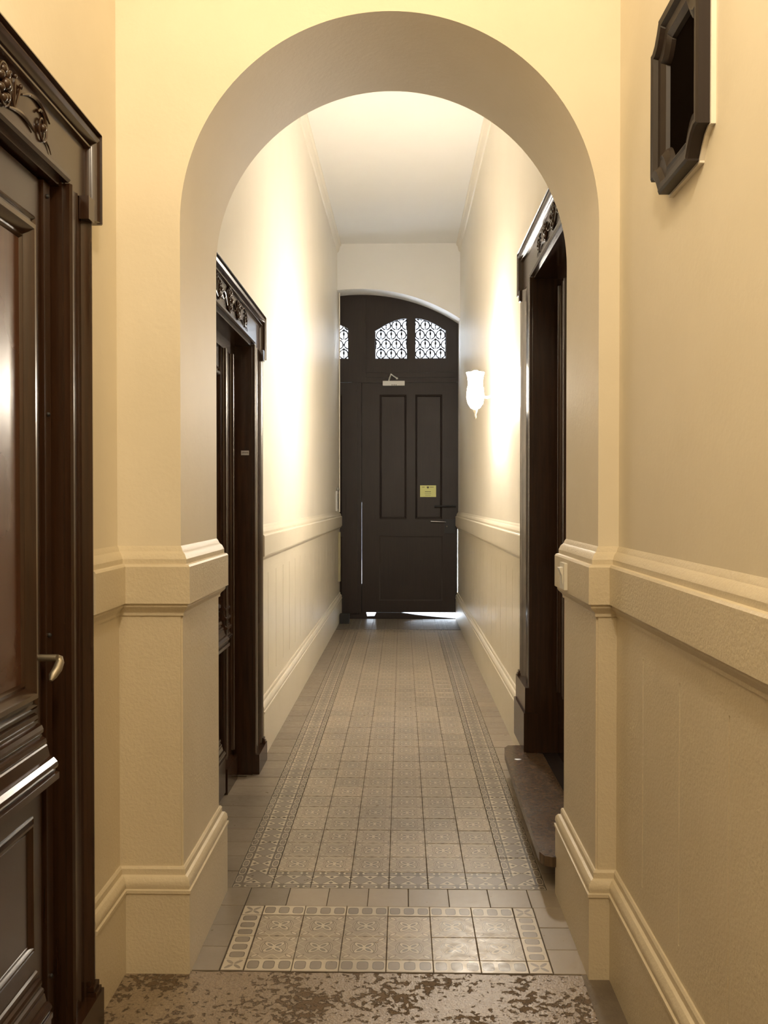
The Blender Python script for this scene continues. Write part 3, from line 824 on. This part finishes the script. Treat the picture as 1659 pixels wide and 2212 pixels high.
# notice
nt_ = empty('notice', (fx(924), YD, fz(1061))); tag(nt_, 'small yellow printed notice with a dark crest on the street door', 'notice')
bm = NB(); n0y = YD + .0185
box(bm, fx(907.5), fx(942), n0y - .0, n0y + .0015, fz(1073.5), fz(1048.5))
sh = done(bm, 'sheet', M['yellow'], nt_, smooth=0)
bm = NB()
def ln(a, b, y, t=.0035): box(bm, fx(a), fx(b), n0y - .0012, n0y + .0002, fz(y) - t, fz(y) + t)
prism(bm, [(fx(922), fz(1051)), (fx(926.5), fz(1051)), (fx(926.5), fz(1053.6)), (fx(924.3), fz(1055.6)), (fx(922), fz(1053.6))], YD - n0y - .0002, YD - n0y + .0012, mp4)
for i in range(5): ln(911.5 + i * 1.2, 912.4 + i * 1.2, 1052.4, .0035)
for i in range(7): ln(928.5 + i * 1.2, 929.4 + i * 1.2, 1052.4, .0035)
for i in range(9): ln(918 + i * 1.45, 919.0 + i * 1.45, 1062, .0042)
for i in range(13): ln(917.5 + i * 1.1, 918.2 + i * 1.1, 1066, .0022)
for i in range(11): ln(918.5 + i * 1.1, 919.2 + i * 1.1, 1069.5, .0022)
_p = done(bm, 'print', M['ink'], sh, smooth=0); _p['kind'] = 'stuff'
# pavement outside
bm = NB(); box(bm, -9, 9, 10.62, 21, -.12, -.03)
tag(done(bm, 'pavement', M['pavement'], smooth=0), 'bright pavement outside glimpsed below the street door', 'pavement', 'structure')

bm = NB()  # unseen house front, added to dim the brightness behind the tracery
box(bm, -9, 9, 21, 22, -.1, 9.5)
for ix in range(-4, 5):
    for iz in range(3): box(bm, ix * 1.9 - .55, ix * 1.9 + .55, 20.93, 21.0, .9 + iz * 3.0, 2.9 + iz * 3.0)
tag(done(bm, 'wall_street_added', M['facade'], smooth=0), 'grey house front across the street, added unseen to dim the view through the iron tracery', 'facade', 'structure')
# ------------------------------------------------------------------ corridor wall lamp
LY = 6.1; LX = .50
wlamp = empty('wall_lamp', (xr(LY), LY, 2.12)); tag(wlamp, 'glowing glass wall lamp high on the right corridor wall', 'lamp')
bm = NB(); mpx = lambda x, y, z: (xr(LY) - .0 - z, LY + x, 2.12 + y)
lathe(bm, [(.0, .0), (.055, .001), (.055, .010), (.040, .018), (.018, .026), (0, .028)], 20, mpx); done(bm, 'wall_plate', M['brass'], wlamp, smooth=40)
bm = NB(); tube(bm, [(xr(LY) - .02, LY, 2.12), (.58, LY, 2.10), (.53, LY, 2.11), (LX + .05, LY, 2.17)], .009, 8); done(bm, 'arm', M['brass'], wlamp, smooth=50)
bm = NB(); mpz = lambda x, y, z: (LX + x, LY + y, z)
lathe(bm, [(.012, 2.02), (.032, 2.03), (.051, 2.06), (.060, 2.10), (.058, 2.14), (.049, 2.19), (.053, 2.24), (.062, 2.27), (.058, 2.27), (.050, 2.24), (.02, 2.23)], 22, mpz)
done(bm, 'glass_shade', M['lamp'], wlamp, smooth=60)
bm = NB(); ball(bm, mpz(0, 0, 2.262), .030, (1, 1, .8)); done(bm, 'bulb', M['bulb'], wlamp, smooth=60)
bm = NB(); lathe(bm, [(.003, 1.955), (.008, 1.965), (.006, 1.985), (.014, 2.005), (.018, 2.018), (.010, 2.02)], 12, mpz); done(bm, 'finial', M['brass'], wlamp, smooth=60)

# ------------------------------------------------------------------ light switch on the right pier
sw = empty('light_switch', (PR - .034, 2.955, 1.15)); tag(sw, 'white rocker light switch on the chair rail of the right arch pier', 'switch')
xf = PR - .0345
bm = NB(); box(bm, xf - .011, xf + .0, 2.915, 2.995, 1.105, 1.192); pl_ = done(bm, 'plate', M['white'], sw, smooth=0, bev=.003)
bm = NB(); prism(bm, [(xf - .011, 1.118), (xf - .014, 1.150), (xf - .024, 1.176), (xf - .010, 1.178), (xf - .010, 1.118)], 2.938, 2.972, lambda a, b, c: (a, c, b)); done(bm, 'rocker', M['white'], sw, smooth=0, bev=.0015)

# ------------------------------------------------------------------ notched frame with black glass on the near right wall
fr_ = empty('notched_frame', (XR, 2.0, 2.318)); tag(fr_, 'small dark wooden frame with notched corners around black glass on the near right wall', 'frame')
def notched(hw, hh, nx, nz):
    out = []
    for sx, sz, fl in ((1, -1, 0), (1, 1, 1), (-1, 1, 0), (-1, -1, 1)):
        arcp = [(hw, hh - nz), (hw - nx * .22, hh - nz), (hw - nx * .52, hh - nz * .80), (hw - nx * .78, hh - nz * .45), (hw - nx, hh - nz * .08), (hw - nx, hh)]
        if fl == 0: arcp = arcp[::-1]
        out += [(sx * a, sz * b) for a, b in arcp]
    return [(2.0 + a, 2.318 + b) for a, b in out]
mpf = lambda s, z, n: (XR - n, s, z)
O = notched(.170, .203, .065, .052)
def rings(bm, spec):
    rr_ = []
    for hw, hh, nx, nz, n in spec: rr_.append([bm.verts.new(mpf(a, b, n)) for a, b in notched(hw, hh, nx, nz)])
    m_ = len(rr_[0])
    for A, B in zip(rr_, rr_[1:]):
        for j in range(m_): bm.faces.new((A[j], A[(j + 1) % m_], B[(j + 1) % m_], B[j]))
bm = NB(); rings(bm, [(.160, .193, .062, .050, .010), (.170, .203, .065, .052, .010), (.170, .203, .065, .052, .034), (.164, .197, .063, .051, .038), (.150, .183, .060, .048, .036), (.142, .175, .058, .047, .026), (.126, .159, .052, .044, .024), (.120, .153, .050, .043, .027), (.106, .140, .045, .040, .018), (.102, .136, .044, .039, .009), (.160, .193, .062, .050, .010)])
done(bm, 'moulding', M['dull'], fr_, smooth=30)
bm = NB(); prism(bm, notched(.118, .152, .048, .042), .001, .009, mpf); done(bm, 'glass', M['glass'], fr_, smooth=0)
bm = NB(); rings(bm, [(.165, .198, .063, .051, 0), (.176, .209, .067, .054, 0), (.176, .209, .067, .054, .010), (.165, .198, .063, .051, .010)]); done(bm, 'white_backing', M['wall'], fr_, smooth=0)

# ------------------------------------------------------------------ little things at the far left end
def fl(px, Y): return (px - 868.8) / F * Y
yb_ = 10.02
bm = NB(); box(bm, -.706, -.60, yb_, yb_ + .12, 0.0005, .105)
tag(done(bm, 'door_stop_block', M['black'], smooth=0, bev=.006), 'small black block on the floor in the far left corner by the street door', 'door stop')
bm = NB(); xw = xl(10.3); tube(bm, [(xw + .014, 10.33, 1.262), (xw + .014, 10.33, 2.4), (xw + .014, 10.33, 3.60), (xw + .012, 10.33, 4.18)], .009, 8)
tag(done(bm, 'cable_conduit', M['wall'], smooth=60), 'thin cream painted cable conduit rising beside the street door', 'conduit')
ic = empty('wall_thermometer', (xl(10.0), 10.02, 1.4)); tag(ic, 'slim grey and chrome device on the left wall above the rail near the street door', 'device')
bm = NB(); box(bm, xl(10.0) + .001, xl(10.0) + .022, 9.93, 10.02, 1.275, 1.50); bd_ = done(bm, 'body', M['silver'], ic, smooth=0, bev=.004)
bm = NB(); box(bm, xl(10.0) + .021, xl(10.0) + .026, 9.945, 10.005, 1.30, 1.47); done(bm, 'dark_strip', M['ink'], ic, smooth=0)
bm = NB(); ball(bm, (xl(10) + .024, 9.975, 1.515), .026, (.6, 1, 1)); done(bm, 'chrome_top', M['steel'], ic, smooth=60)
bm = NB(); xw = xl(10.25); box(bm, xw + .006, xw + .032, 10.22, 10.30, .46, 1.03)
tag(done(bm, 'wooden_batten', M['pine'], smooth=0, bev=.003), 'short upright yellowish wooden batten on the dado beside the street door', 'batten')

for r in (d1, d2, d3, st, d4, dc, nt_, wlamp, sw, fr_, ic): settle(r)
